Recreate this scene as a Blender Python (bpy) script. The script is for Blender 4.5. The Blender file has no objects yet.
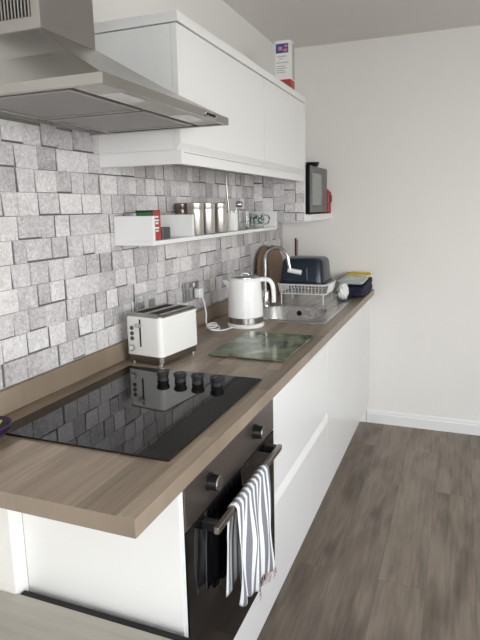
import bpy, bmesh, math, random
from mathutils import Vector, Matrix
random.seed(7)
sc = bpy.context.scene
COL = sc.collection
PI = math.pi

# ------------------------------------------------------------------ helpers
def tag(o, label=None, cat=None, group=None, kind=None):
    if label: o['label'] = label
    if cat: o['category'] = cat
    if group: o['group'] = group
    if kind: o['kind'] = kind
    return o

def thing(name, label, cat, loc=(0, 0, 0), rz=0.0, group=None):
    o = bpy.data.objects.new(name, None)
    COL.objects.link(o)
    o.location = loc
    o.rotation_euler = (0, 0, rz)
    o.empty_display_size = 0.05
    return tag(o, label, cat, group)

def obj(name, bm, mat, parent=None, smooth=None, bevel=0.0, seg=2, loc=None):
    me = bpy.data.meshes.new(name)
    bmesh.ops.recalc_face_normals(bm, faces=bm.faces)
    bm.to_mesh(me)
    bm.free()
    o = bpy.data.objects.new(name, me)
    COL.objects.link(o)
    for m in (mat if isinstance(mat, (list, tuple)) else [mat]):
        me.materials.append(m)
    if parent is not None:
        o.parent = parent
    if loc is not None:
        o.location = loc
    if bevel > 0:
        b = o.modifiers.new('edge', 'BEVEL')
        b.width = bevel
        b.segments = seg
        b.limit_method = 'ANGLE'
        b.angle_limit = math.radians(40)
        b.harden_normals = False
    if smooth is not None:
        for p in me.polygons:
            p.use_smooth = True
        try:
            me.set_sharp_from_angle(angle=math.radians(smooth))
        except Exception:
            pass
    return o

def copy_tree(o, parent=None):
    c = o.copy()
    COL.objects.link(c)
    if parent is not None:
        c.parent = parent
    for ch in list(o.children):
        copy_tree(ch, c)
    return c

def BM():
    return bmesh.new()

def box(bm, x0, x1, y0, y1, z0, z1, mi=0):
    vs = [bm.verts.new(p) for p in ((x0, y0, z0), (x1, y0, z0), (x1, y1, z0), (x0, y1, z0),
                                    (x0, y0, z1), (x1, y0, z1), (x1, y1, z1), (x0, y1, z1))]
    for f in ((0, 3, 2, 1), (4, 5, 6, 7), (0, 1, 5, 4), (1, 2, 6, 5), (2, 3, 7, 6), (3, 0, 4, 7)):
        fc = bm.faces.new([vs[i] for i in f])
        fc.material_index = mi
    return vs

def boxbm(*a):
    bm = BM(); box(bm, *a); return bm

def loft(bm, rings, cap0=True, cap1=True, closed=True, mi=0):
    R = [[bm.verts.new(p) for p in r] for r in rings]
    n = len(R[0])
    for a, b in zip(R[:-1], R[1:]):
        for i in range(n if closed else n - 1):
            j = (i + 1) % n
            f = bm.faces.new((a[i], a[j], b[j], b[i]))
            f.material_index = mi
    if cap0: bm.faces.new(list(reversed(R[0]))).material_index = mi
    if cap1: bm.faces.new(R[-1]).material_index = mi
    return R

def lathe(bm, prof, cx=0, cy=0, n=32, cap0=True, cap1=True, mi=0):
    rings = []
    for r, z in prof:
        rings.append([(cx + r * math.cos(2 * PI * i / n), cy + r * math.sin(2 * PI * i / n), z) for i in range(n)])
    return loft(bm, rings, cap0, cap1, mi=mi)

def cyl(bm, p0, p1, r, n=20, r1=None, mi=0):
    p0 = Vector(p0); p1 = Vector(p1); d = (p1 - p0).normalized()
    a = d.orthogonal().normalized(); b = d.cross(a)
    r1 = r if r1 is None else r1
    ring = lambda p, q: [p + a * q * math.cos(2 * PI * i / n) + b * q * math.sin(2 * PI * i / n) for i in range(n)]
    return loft(bm, [ring(p0, r), ring(p1, r1)], mi=mi)

def smooth_path(pts, k=6):
    P = [Vector(p) for p in pts]
    out = []
    for i in range(len(P) - 1):
        p0 = P[max(i - 1, 0)]; p1 = P[i]; p2 = P[i + 1]; p3 = P[min(i + 2, len(P) - 1)]
        for s in range(k):
            t = s / k
            out.append(0.5 * ((2 * p1) + (p2 - p0) * t + (2 * p0 - 5 * p1 + 4 * p2 - p3) * t * t + (3 * p1 - p0 - 3 * p2 + p3) * t ** 3))
    out.append(P[-1])
    return out

def tube(bm, pts, r, n=12, k=6, radii=None, sx=1.0, caps=True):
    P = smooth_path(pts, k) if k > 1 else [Vector(p) for p in pts]
    t = [(P[min(i + 1, len(P) - 1)] - P[max(i - 1, 0)]).normalized() for i in range(len(P))]
    a = t[0].orthogonal().normalized()
    rings = []
    for i, p in enumerate(P):
        a = (a - t[i] * a.dot(t[i])).normalized()
        b = t[i].cross(a)
        rr = r if radii is None else radii[0] + (radii[1] - radii[0]) * i / (len(P) - 1)
        rings.append([p + a * rr * sx * math.cos(2 * PI * j / n) + b * rr * math.sin(2 * PI * j / n) for j in range(n)])
    loft(bm, rings, caps, caps)

def rrect(x0, x1, y0, y1, r, z, n=6):
    out = []
    for cx, cy, a0 in ((x1 - r, y1 - r, 0), (x0 + r, y1 - r, PI / 2), (x0 + r, y0 + r, PI), (x1 - r, y0 + r, 3 * PI / 2)):
        for i in range(n + 1):
            a = a0 + PI / 2 * i / n
            out.append((cx + r * math.cos(a), cy + r * math.sin(a), z))
    return out

# ------------------------------------------------------------------ materials
def new_mat(name):
    m = bpy.data.materials.new(name)
    m.use_nodes = True
    nt = m.node_tree
    return m, nt, nt.nodes['Principled BSDF']

def N(nt, t, **kw):
    n = nt.nodes.new(t)
    for k, v in kw.items():
        if k in n.inputs: n.inputs[k].default_value = v
        else: setattr(n, k, v)
    return n

def rgb(c):
    return (c[0], c[1], c[2], 1)

def plain(name, col, rough=0.5, metal=0.0, var=0.04, scale=30, bump=0.0, bscale=200, coat=0.0, spec=0.5):
    """plain surface with a slight procedural mottling"""
    m, nt, b = new_mat(name)
    tc = N(nt, 'ShaderNodeTexCoord')
    no = N(nt, 'ShaderNodeTexNoise', Scale=scale, Detail=3)
    nt.links.new(tc.outputs['Object'], no.inputs['Vector'])
    mx = N(nt, 'ShaderNodeMix', data_type='RGBA')
    mx.inputs[6].default_value = rgb([max(0, c * (1 - var)) for c in col])
    mx.inputs[7].default_value = rgb([min(1, c * (1 + var)) for c in col])
    nt.links.new(no.outputs['Fac'], mx.inputs[0])
    nt.links.new(mx.outputs[2], b.inputs['Base Color'])
    b.inputs['Roughness'].default_value = rough
    b.inputs['Metallic'].default_value = metal
    b.inputs['Coat Weight'].default_value = coat
    b.inputs['Specular IOR Level'].default_value = spec
    if bump > 0:
        n2 = N(nt, 'ShaderNodeTexNoise', Scale=bscale, Detail=2)
        nt.links.new(tc.outputs['Object'], n2.inputs['Vector'])
        bp = N(nt, 'ShaderNodeBump', Strength=bump, Distance=0.002)
        nt.links.new(n2.outputs['Fac'], bp.inputs['Height'])
        nt.links.new(bp.outputs['Normal'], b.inputs['Normal'])
    return m

def brushed(name, col, rough, stretch=(1, 60, 60), scale=8, aniso=0.0):
    m, nt, b = new_mat(name)
    tc = N(nt, 'ShaderNodeTexCoord')
    mp = N(nt, 'ShaderNodeMapping'); mp.inputs['Scale'].default_value = stretch
    no = N(nt, 'ShaderNodeTexNoise', Scale=scale, Detail=4)
    nt.links.new(tc.outputs['Object'], mp.inputs[0]); nt.links.new(mp.outputs[0], no.inputs['Vector'])
    mr = N(nt, 'ShaderNodeMapRange'); mr.inputs[3].default_value = rough * 0.8; mr.inputs[4].default_value = rough * 1.25
    nt.links.new(no.outputs['Fac'], mr.inputs[0]); nt.links.new(mr.outputs[0], b.inputs['Roughness'])
    mx = N(nt, 'ShaderNodeMix', data_type='RGBA')
    mx.inputs[6].default_value = rgb([c * .94 for c in col]); mx.inputs[7].default_value = rgb([min(1, c * 1.05) for c in col])
    nt.links.new(no.outputs['Fac'], mx.inputs[0]); nt.links.new(mx.outputs[2], b.inputs['Base Color'])
    b.inputs['Metallic'].default_value = 1.0
    return m

def planks(name, ramp, along='Y', length=0.9, width=0.06, rough=0.4, grain=(60, 3.0, 60), gap=0.0, gapcol=(.05, .04, .03), off=0.4, mixg=0.5, plankvar=1.0, knots=0.0):
    """timber boards running along Y (or X), every board with its own tone, grain stretched along it"""
    m, nt, b = new_mat(name)
    L = nt.links.new
    tc = N(nt, 'ShaderNodeTexCoord')
    sep = N(nt, 'ShaderNodeSeparateXYZ'); L(tc.outputs['Object'], sep.inputs[0])
    com = N(nt, 'ShaderNodeCombineXYZ')
    if along == 'Y':
        L(sep.outputs['Y'], com.inputs['X']); L(sep.outputs['X'], com.inputs['Y'])
    else:
        L(sep.outputs['X'], com.inputs['X']); L(sep.outputs['Y'], com.inputs['Y'])
    br = N(nt, 'ShaderNodeTexBrick')
    br.inputs['Scale'].default_value = 1
    br.inputs['Color1'].default_value = (0, 0, 0, 1); br.inputs['Color2'].default_value = (1, 1, 1, 1)
    br.inputs['Mortar'].default_value = (.5, .5, .5, 1)
    br.inputs['Mortar Size'].default_value = gap; br.inputs['Mortar Smooth'].default_value = 0.1
    br.inputs['Bias'].default_value = 0
    br.inputs['Brick Width'].default_value = length; br.inputs['Row Height'].default_value = width
    br.offset = off
    L(com.outputs[0], br.inputs['Vector'])
    # grain: noise stretched, shifted per board
    mp = N(nt, 'ShaderNodeMapping')
    mp.inputs['Scale'].default_value = (grain[1], grain[0], grain[2])
    vm = N(nt, 'ShaderNodeVectorMath', operation='MULTIPLY'); vm.inputs[1].default_value = (7.3, 3.1, 0)
    L(br.outputs['Color'], vm.inputs[0])
    va = N(nt, 'ShaderNodeVectorMath', operation='ADD'); L(com.outputs[0], va.inputs[0]); L(vm.outputs[0], va.inputs[1])
    L(va.outputs[0], mp.inputs[0])
    no = N(nt, 'ShaderNodeTexNoise', Scale=1.0, Detail=6, Roughness=0.62); L(mp.outputs[0], no.inputs['Vector'])
    mp2 = N(nt, 'ShaderNodeMapping'); mp2.inputs['Scale'].default_value = (grain[1] * .6, grain[0] * .16, 1)
    L(va.outputs[0], mp2.inputs[0])
    n2 = N(nt, 'ShaderNodeTexNoise', Scale=1.0, Detail=3, Distortion=0.6); L(mp2.outputs[0], n2.inputs['Vector'])
    a1 = N(nt, 'ShaderNodeMath', operation='MULTIPLY'); L(no.outputs['Fac'], a1.inputs[0]); a1.inputs[1].default_value = mixg
    a2 = N(nt, 'ShaderNodeMath', operation='MULTIPLY_ADD'); L(n2.outputs['Fac'], a2.inputs[0]); a2.inputs[1].default_value = 1 - mixg; L(a1.outputs[0], a2.inputs[2])
    # board tone
    a3 = N(nt, 'ShaderNodeMath', operation='MULTIPLY_ADD'); L(br.outputs['Color'], a3.inputs[0]); a3.inputs[1].default_value = 0.22 * plankvar; L(a2.outputs[0], a3.inputs[2])
    a4 = N(nt, 'ShaderNodeMath', operation='SUBTRACT'); L(a3.outputs[0], a4.inputs[0]); a4.inputs[1].default_value = 0.11 * plankvar
    cr = N(nt, 'ShaderNodeValToRGB')
    els = cr.color_ramp.elements
    els[0].position = ramp[0][0]; els[0].color = rgb(ramp[0][1]); els[1].position = ramp[-1][0]; els[1].color = rgb(ramp[-1][1])
    for p, c in ramp[1:-1]:
        e = els.new(p); e.color = rgb(c)
    L(a4.outputs[0], cr.inputs[0])
    src = cr.outputs[0]
    if knots > 0:
        vo = N(nt, 'ShaderNodeTexNoise', Scale=1.0, Detail=2)
        mp3 = N(nt, 'ShaderNodeMapping'); mp3.inputs['Scale'].default_value = (2.4, 12.0, 1); L(va.outputs[0], mp3.inputs[0]); L(mp3.outputs[0], vo.inputs['Vector'])
        kr = N(nt, 'ShaderNodeMapRange'); kr.inputs[1].default_value = .55; kr.inputs[2].default_value = .74; kr.inputs[3].default_value = 0; kr.inputs[4].default_value = knots
        L(vo.outputs['Fac'], kr.inputs[0])
        km = N(nt, 'ShaderNodeMix', data_type='RGBA'); km.inputs[7].default_value = rgb([c * .55 for c in ramp[0][1]])
        L(kr.outputs[0], km.inputs[0]); L(src, km.inputs[6]); src = km.outputs[2]
    if gap > 0:
        gm = N(nt, 'ShaderNodeMix', data_type='RGBA'); gm.inputs[7].default_value = rgb(gapcol)
        L(br.outputs['Fac'], gm.inputs[0]); L(src, gm.inputs[6]); src = gm.outputs[2]
    L(src, b.inputs['Base Color'])
    b.inputs['Roughness'].default_value = rough
    bp = N(nt, 'ShaderNodeBump', Strength=0.12, Distance=0.001); L(no.outputs['Fac'], bp.inputs['Height']); L(bp.outputs[0], b.inputs['Normal'])
    return m

def block_mat(name):
    """greyish stone-look relief wallpaper: each block its own tone plus scratchy veins"""
    m, nt, b = new_mat(name)
    L = nt.links.new
    g = N(nt, 'ShaderNodeNewGeometry'); tc = N(nt, 'ShaderNodeTexCoord')
    off = N(nt, 'ShaderNodeVectorMath', operation='SCALE'); off.inputs['Scale'].default_value = 13
    cx = N(nt, 'ShaderNodeCombineXYZ'); 
    for i in range(3): L(g.outputs['Random Per Island'], cx.inputs[i])
    L(cx.outputs[0], off.inputs[0])
    ad = N(nt, 'ShaderNodeVectorMath', operation='ADD'); L(tc.outputs['Object'], ad.inputs[0]); L(off.outputs[0], ad.inputs[1])
    n1 = N(nt, 'ShaderNodeTexNoise', Scale=60, Detail=6, Roughness=.68, Distortion=1.8); L(ad.outputs[0], n1.inputs['Vector'])
    n2 = N(nt, 'ShaderNodeTexNoise', Scale=11, Detail=3); L(ad.outputs[0], n2.inputs['Vector'])
    cr = N(nt, 'ShaderNodeValToRGB')
    e = cr.color_ramp.elements
    e[0].position = .25; e[0].color = (.33, .312, .315, 1)
    e[1].position = .75; e[1].color = (.84, .82, .805, 1)
    k = e.new(.47); k.color = (.565, .538, .540, 1)
    # tone = noise + island
    mm = N(nt, 'ShaderNodeMath', operation='MULTIPLY_ADD'); L(g.outputs['Random Per Island'], mm.inputs[0]); mm.inputs[1].default_value = .32; L(n1.outputs['Fac'], mm.inputs[2])
    m2 = N(nt, 'ShaderNodeMath', operation='MULTIPLY_ADD'); L(n2.outputs['Fac'], m2.inputs[0]); m2.inputs[1].default_value = .25; L(mm.outputs[0], m2.inputs[2])
    m3 = N(nt, 'ShaderNodeMath', operation='SUBTRACT'); L(m2.outputs[0], m3.inputs[0]); m3.inputs[1].default_value = .27
    L(m3.outputs[0], cr.inputs[0]); L(cr.outputs[0], b.inputs['Base Color'])
    b.inputs['Roughness'].default_value = .55
    bp = N(nt, 'ShaderNodeBump', Strength=.35, Distance=.002); L(n1.outputs['Fac'], bp.inputs['Height']); L(bp.outputs[0], b.inputs['Normal'])
    return m

M = {}
M['wall'] = plain('painted wall', (.82, .80, .765), .75, var=.012, scale=6, bump=.06, bscale=350)
M['ceil'] = plain('painted ceiling', (.80, .78, .75), .85, var=.01, scale=5, bump=.05)
M['white'] = plain('white satin cabinet front', (.845, .84, .825), .28, var=.006, scale=4)
M['whitem'] = plain('white painted board', (.84, .84, .83), .45, var=.008, scale=5)
M['gloss'] = plain('white gloss trim', (.84, .84, .83), .3, var=.008)
M['floor'] = planks('grey oak floor boards', [(.26, (.085, .062, .046)), (.42, (.168, .132, .101)), (.56, (.245, .197, .155)), (.78, (.32, .263, .212))],
                    'Y', 1.22, .178, .42, grain=(62, 4.2, 1), gap=.0005, gapcol=(.085, .07, .058), off=.37, mixg=.40, plankvar=.55, knots=.62)
M['worktop'] = planks('greige oak block worktop', [(.22, (.17, .128, .09)), (.5, (.31, .24, .173)), (.78, (.46, .372, .285))],
                      'Y', .36, .045, .33, grain=(90, 4, 1), off=.43, mixg=.5, plankvar=1.5)
M['edging'] = planks('greige oak edging', [(.25, (.155, .118, .083)), (.5, (.255, .198, .145)), (.75, (.35, .28, .213))],
                     'X', .9, .09, .38, grain=(90, 4, 60), off=.3, mixg=.6, plankvar=.3)
M['edgingY'] = planks('greige oak long edging', [(.25, (.155, .118, .083)), (.5, (.255, .198, .145)), (.75, (.35, .28, .213))],
                      'Y', 1.9, .09, .38, grain=(90, 4, 60), off=.3, mixg=.6, plankvar=.3)
M['blocks'] = block_mat('stone block relief')
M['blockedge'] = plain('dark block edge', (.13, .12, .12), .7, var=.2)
M['steel'] = plain('satin steel', (.43, .415, .392), .27, 1.0, var=.02, scale=3)
M['steelv'] = plain('satin steel upright', (.45, .432, .41), .30, 1.0, var=.02, scale=3)
M['steeld'] = plain('satin dark steel', (.36, .34, .32), .3, 1.0, var=.02)
M['sink'] = brushed('satin stainless', (.66, .65, .635), .27, (2, 40, 2))
M['chrome'] = plain('chrome', (.78, .78, .78), .08, 1.0, var=.01)
M['chromes'] = plain('satin chrome', (.62, .62, .63), .22, 1.0, var=.02)
M['cansteel'] = brushed('brushed canister steel', (.66, .63, .58), .36, (60, 60, 1))
M['filter'] = brushed('aluminium filter mesh', (.36, .345, .33), .48, (40, 40, 1), 60)
M['lampstrip'] = plain('pale lamp strip', (.62, .60, .56), .45, .6, var=.03)
M['hoodin'] = plain('grey hood underside', (.46, .445, .42), .38, .85, var=.03)
M['black'] = plain('black plastic', (.012, .012, .013), .32, var=.1)
M['blackm'] = plain('matt black plastic', (.02, .02, .02), .6, var=.1)
M['glassb'] = plain('black ceramic glass', (.005, .005, .006), .035, var=.05, spec=.42)
M['ovenglass'] = plain('black oven glass', (.004, .004, .0045), .05, var=.05, spec=.28)
M['ovensteel'] = brushed('dark stainless', (.30, .262, .248), .36, (60, 1, 60))
M['dark'] = plain('dark void', (.01, .01, .01), .8)
M['cream'] = plain('white plastic ribbed', (.84, .83, .80), .3, var=.008)
M['kettle'] = plain('white kettle plastic', (.88, .88, .87), .22, var=.006)
M['cable'] = plain('white cable', (.8, .8, .79), .4)
M['navy'] = plain('navy plastic', (.006, .014, .028), .28, var=.08)
M['navycloth'] = plain('navy cloth', (.010, .011, .035), .9, var=.25, scale=120, bump=.5, bscale=600)
M['wood'] = planks('dark chopping wood', [(.25, (.13, .07, .036)), (.5, (.23, .135, .075)), (.75, (.31, .195, .115))], 'Y', .5, .05, .45, grain=(60, 3, 20), off=.3)
M['wire'] = plain('white coated wire', (.86, .86, .85), .3, var=.01)
M['red'] = plain('red plastic', (.36, .012, .02), .4, var=.06)
M['card'] = plain('white card', (.80, .79, .77), .6, var=.01)
M['blueprint'] = plain('blue print', (.03, .07, .27), .5, var=.5, scale=60)
M['pinkprint'] = plain('pink print', (.62, .22, .22), .5, var=.1)
M['redprint'] = plain('red print', (.40, .045, .035), .5, var=.12, scale=40)
M['greyprint'] = plain('grey print', (.42, .42, .42), .6)
M['green'] = plain('green print', (.03, .16, .05), .45, var=.3, scale=60)
M['mwdoor'] = plain('gunmetal door', (.115, .115, .112), .35, .4, var=.04)
M['mwside'] = plain('black microwave casing', (.004, .004, .004), .7, spec=.15)
M['mwwin'] = plain('grey microwave window', (.25, .26, .25), .22, var=.03)
M['pot'] = plain('white glazed pot', (.80, .79, .76), .2)
M['shaded'] = brushed('bronze steel', (.27, .225, .19), .3, (60, 60, 1))  # canister steel, darkened in the colour for shade at the shelf back
M['purple'] = plain('purple plastic', (.030, .012, .055), .35, var=.08)
M['lime'] = plain('yellow green plastic', (.62, .66, .12), .45, var=.08)
M['pinkcloth'] = plain('pale pink fringe', (.62, .42, .42), .9)
M['yellowcloth'] = plain('yellow cloth', (.72, .52, .14), .9, var=.15, scale=60)
M['whitecloth'] = plain('white cloth', (.80, .80, .78), .95, var=.05, scale=80, bump=.5, bscale=300)
M['tabletop'] = planks('pale washed oak top', [(.25, (.30, .275, .23)), (.5, (.40, .375, .325)), (.75, (.48, .455, .41))], 'X', 1.4, .16, .42, grain=(40, 2.5, 1), off=.3, plankvar=.5)
M['grey'] = plain('dark grey plastic', (.07, .07, .075), .4)
M['midgrey'] = plain('mid grey plastic', (.22, .22, .22), .4)
M['upvc'] = plain('white upvc', (.82, .82, .82), .35)
M['ground'] = plain('pale outdoor paving', (.42, .40, .36), .9, var=.15, scale=3)
M['hand'] = plain('pinkish brown handle', (.36, .25, .23), .4)

def striped(name, uvs, cols, rough=.95, axis=0, freq=12, duty=.5):
    m, nt, b = new_mat(name)
    L = nt.links.new
    uv = N(nt, 'ShaderNodeUVMap'); sp = N(nt, 'ShaderNodeSeparateXYZ'); L(uv.outputs[0], sp.inputs[0])
    mu = N(nt, 'ShaderNodeMath', operation='MULTIPLY'); mu.inputs[1].default_value = freq; L(sp.outputs[axis], mu.inputs[0])
    fr = N(nt, 'ShaderNodeMath', operation='FRACT'); L(mu.outputs[0], fr.inputs[0])
    gt = N(nt, 'ShaderNodeMath', operation='GREATER_THAN'); gt.inputs[1].default_value = duty; L(fr.outputs[0], gt.inputs[0])
    mx = N(nt, 'ShaderNodeMix', data_type='RGBA'); mx.inputs[6].default_value = rgb(cols[0]); mx.inputs[7].default_value = rgb(cols[1])
    L(gt.outputs[0], mx.inputs[0]); L(mx.outputs[2], b.inputs['Base Color'])
    b.inputs['Roughness'].default_value = rough
    tc = N(nt, 'ShaderNodeTexCoord'); no = N(nt, 'ShaderNodeTexNoise', Scale=500); L(tc.outputs['Object'], no.inputs['Vector'])
    bp = N(nt, 'ShaderNodeBump', Strength=.3, Distance=.001); L(no.outputs['Fac'], bp.inputs['Height']); L(bp.outputs[0], b.inputs['Normal'])
    return m
M['teatowel'] = striped('grey and white striped cotton', 0, ((.86, .86, .86), (.215, .22, .24)), freq=9, duty=.47)
M['mintcloth'] = striped('mint and white checked cloth', 0, ((.74, .78, .73), (.42, .53, .50)), freq=5, axis=1, duty=.6)

def glass_mat(name, col=(1, 1, 1), rough=0.0):
    m, nt, b = new_mat(name)
    b.inputs['Base Color'].default_value = rgb(col); b.inputs['Roughness'].default_value = rough
    b.inputs['Transmission Weight'].default_value = 1.0; b.inputs['IOR'].default_value = 1.45
    return m
M['glass'] = glass_mat('clear glass', (.93, .96, .95))

def board_mat():
    """printed glass worktop saver: hazy green landscape"""
    m, nt, b = new_mat('printed green glass board')
    L = nt.links.new
    tc = N(nt, 'ShaderNodeTexCoord')
    n1 = N(nt, 'ShaderNodeTexNoise', Scale=7, Detail=5, Roughness=.6, Distortion=.5); L(tc.outputs['Object'], n1.inputs['Vector'])
    cr = N(nt, 'ShaderNodeValToRGB'); e = cr.color_ramp.elements
    e[0].position = .33; e[0].color = (.045, .06, .04, 1); e[1].position = .70; e[1].color = (.60, .64, .54, 1)
    k = e.new(.47); k.color = (.135, .17, .105, 1); k = e.new(.58); k.color = (.22, .26, .165, 1)
    L(n1.outputs['Fac'], cr.inputs[0]); L(cr.outputs[0], b.inputs['Base Color'])
    b.inputs['Roughness'].default_value = .12; b.inputs['Specular IOR Level'].default_value = .28
    return m
M['board'] = board_mat()

def mug_mat():
    m, nt, b = new_mat('green leaf printed mug')
    L = nt.links.new
    tc = N(nt, 'ShaderNodeTexCoord')
    n1 = N(nt, 'ShaderNodeTexNoise', Scale=75, Detail=2); L(tc.outputs['Object'], n1.inputs['Vector'])
    sp = N(nt, 'ShaderNodeSeparateXYZ'); L(tc.outputs['Object'], sp.inputs[0])
    c = N(nt, 'ShaderNodeMath', operation='COMPARE'); L(sp.outputs['Z'], c.inputs[0]); c.inputs[1].default_value = .045; c.inputs[2].default_value = .024
    gt = N(nt, 'ShaderNodeMath', operation='GREATER_THAN'); L(n1.outputs['Fac'], gt.inputs[0]); gt.inputs[1].default_value = .50
    mu = N(nt, 'ShaderNodeMath', operation='MULTIPLY'); L(c.outputs[0], mu.inputs[0]); L(gt.outputs[0], mu.inputs[1])
    mx = N(nt, 'ShaderNodeMix', data_type='RGBA'); mx.inputs[6].default_value = (.38, .41, .39, 1); mx.inputs[7].default_value = (.045, .10, .06, 1)
    L(mu.outputs[0], mx.inputs[0]); L(mx.outputs[2], b.inputs['Base Color']); b.inputs['Roughness'].default_value = .15
    return m
M['mug'] = mug_mat()

# ------------------------------------------------------------------ dimensions (metres; left wall x=0, run goes along +y)
H, TH, W, L = .9105, .0371, .6239, 2.8138
CEIL = 2.445
FX = .603          # plane of the door fronts
RX, NY = 3.7, -3.4  # right wall, wall behind the camera

# ------------------------------------------------------------------ the room
def struct(name, bm, mat, parent=None, bevel=0):
    o = obj(name, bm, mat, parent, bevel=bevel)
    if parent is None: o['kind'] = 'structure'
    return o
struct('floor', boxbm(-.1, RX + .1, NY - .1, L + .1, -.1, 0), M['floor'])
struct('ceiling', boxbm(-.1, RX + .1, NY - .1, L + .1, CEIL, CEIL + .1), M['ceil'])
struct('wall_left', boxbm(-.1, 0, NY - .1, L + .1, 0, CEIL), M['wall'])
struct('wall_back', boxbm(0, RX, L, L + .1, 0, CEIL), M['wall'])
def wall_hole_x(x0, x1, ya, yb, h):   # wall of constant x with openings [(y0,y1,z0,z1)]
    bm = BM(); ys = ya
    for (a, b_, z0, z1) in h:
        box(bm, x0, x1, ys, a, 0, CEIL)
        if z0 > 0: box(bm, x0, x1, a, b_, 0, z0)
        box(bm, x0, x1, a, b_, z1, CEIL); ys = b_
    box(bm, x0, x1, ys, yb, 0, CEIL)
    return bm
def wall_hole_y(y0, y1, xa, xb, h):
    bm = BM(); xs = xa
    for (a, b_, z0, z1) in h:
        box(bm, xs, a, y0, y1, 0, CEIL)
        if z0 > 0: box(bm, a, b_, y0, y1, 0, z0)
        box(bm, a, b_, y0, y1, z1, CEIL); xs = b_
    box(bm, xs, xb, y0, y1, 0, CEIL)
    return bm
WR = [(-1.9, .5, .85, 2.25)]
WN = [(1.5, 3.1, .02, 2.1)]
struct('wall_right', wall_hole_x(RX, RX + .1, NY - .1, L + .1, WR), M['wall'])
struct('wall_front', wall_hole_y(NY - .1, NY, 0, RX, WN), M['wall'])

def window(name, const, a, b, z0, z1, axis):
    bm = BM(); t = .06
    def bx(u0, u1, w0, w1, d0=.02, d1=.08):
        if axis == 'x': box(bm, const + d0, const + d1, u0, u1, w0, w1)
        else: box(bm, u0, u1, const - d1, const - d0, w0, w1)
    bx(a, b, z0, z0 + t); bx(a, b, z1 - t, z1); bx(a, a + t, z0 + t, z1 - t); bx(b - t, b, z0 + t, z1 - t)
    mid = (a + b) / 2
    bx(mid - t / 2, mid + t / 2, z0 + t, z1 - t)
    return struct(name, bm, M['upvc'])
window('window_1', RX, *WR[0], 'x')
window('window_2', NY, *WN[0], 'y')
gr = struct('ground', boxbm(-14, 16, -16, 12, -.3, -.16), M['ground'])

# skirting on the far wall (profile swept along x)
def skirting(x0, x1):
    prof = [(0, 0), (.018, 0), (.018, .062), (.012, .070), (.012, .078), (.006, .088), (0, .088)]
    bm = BM()
    loft(bm, [[(x, L - p, z) for p, z in prof] for x in (x0, x1)])
    return bm
struct('baseboard_back', skirting(.5925, RX), M['gloss'])
# boxed-in pipe pier under the worktop, left of the side panel
struct('wall_pier', boxbm(0, .170, .15, .1915, 0, H - TH), M['wall'])

# ------------------------------------------------------------------ relief blocks on the left wall
def block_rows(y0, y1, z0, z1, row=.065, zoff=.0, place=None):
    """rows of relief blocks; each has a dark printed line down its left side or along its foot"""
    bm = BM()
    rnd = random.Random(11)
    z = zoff
    while z < z1:
        za, zb = max(z, z0), min(z + row, z1)
        y = y0 - rnd.random() * .06
        while y < y1:
            w = rnd.choice([.050, .060, .066, .070, .076, .088, .102])
            ya, yb = max(y, y0), min(y + w, y1)
            d = rnd.choice([.0012, .0016, .002, .003, .004, .005])
            l = rnd.choice([.0008, .0012, .003, .005, .007])
            q = rnd.choice([.0010, .0012, .002, .004, .006])
            if yb - ya > .012 and zb - za > .012:
                place(bm, ya + .0003, yb - .0003, za + .0003, zb - .0003, d, l, q, rnd)
            y += w
        z += row
    return bm
def block(bm, P, a0, a1, b0, b1, d, l, q, rnd):
    """front face with an L of dark print; P maps (along, up, out) to a point"""
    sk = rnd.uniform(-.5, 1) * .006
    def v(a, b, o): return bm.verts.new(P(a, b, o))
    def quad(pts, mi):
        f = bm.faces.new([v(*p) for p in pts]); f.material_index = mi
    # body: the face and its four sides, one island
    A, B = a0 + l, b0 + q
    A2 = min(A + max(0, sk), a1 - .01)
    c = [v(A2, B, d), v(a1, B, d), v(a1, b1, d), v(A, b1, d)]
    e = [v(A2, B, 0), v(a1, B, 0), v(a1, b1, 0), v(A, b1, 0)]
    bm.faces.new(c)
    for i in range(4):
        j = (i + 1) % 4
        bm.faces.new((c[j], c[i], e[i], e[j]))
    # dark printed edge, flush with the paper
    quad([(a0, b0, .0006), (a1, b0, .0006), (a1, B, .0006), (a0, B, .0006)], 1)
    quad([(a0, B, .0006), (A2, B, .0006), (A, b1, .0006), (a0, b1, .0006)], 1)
def on_left(bm, ya, yb, za, zb, d, l, q, rnd):
    block(bm, lambda a, b, o: (o, a, b), ya, yb, za, zb, d, l, q, rnd)
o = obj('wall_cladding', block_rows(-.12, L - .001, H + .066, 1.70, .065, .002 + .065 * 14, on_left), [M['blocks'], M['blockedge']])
o['kind'] = 'structure'

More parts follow.
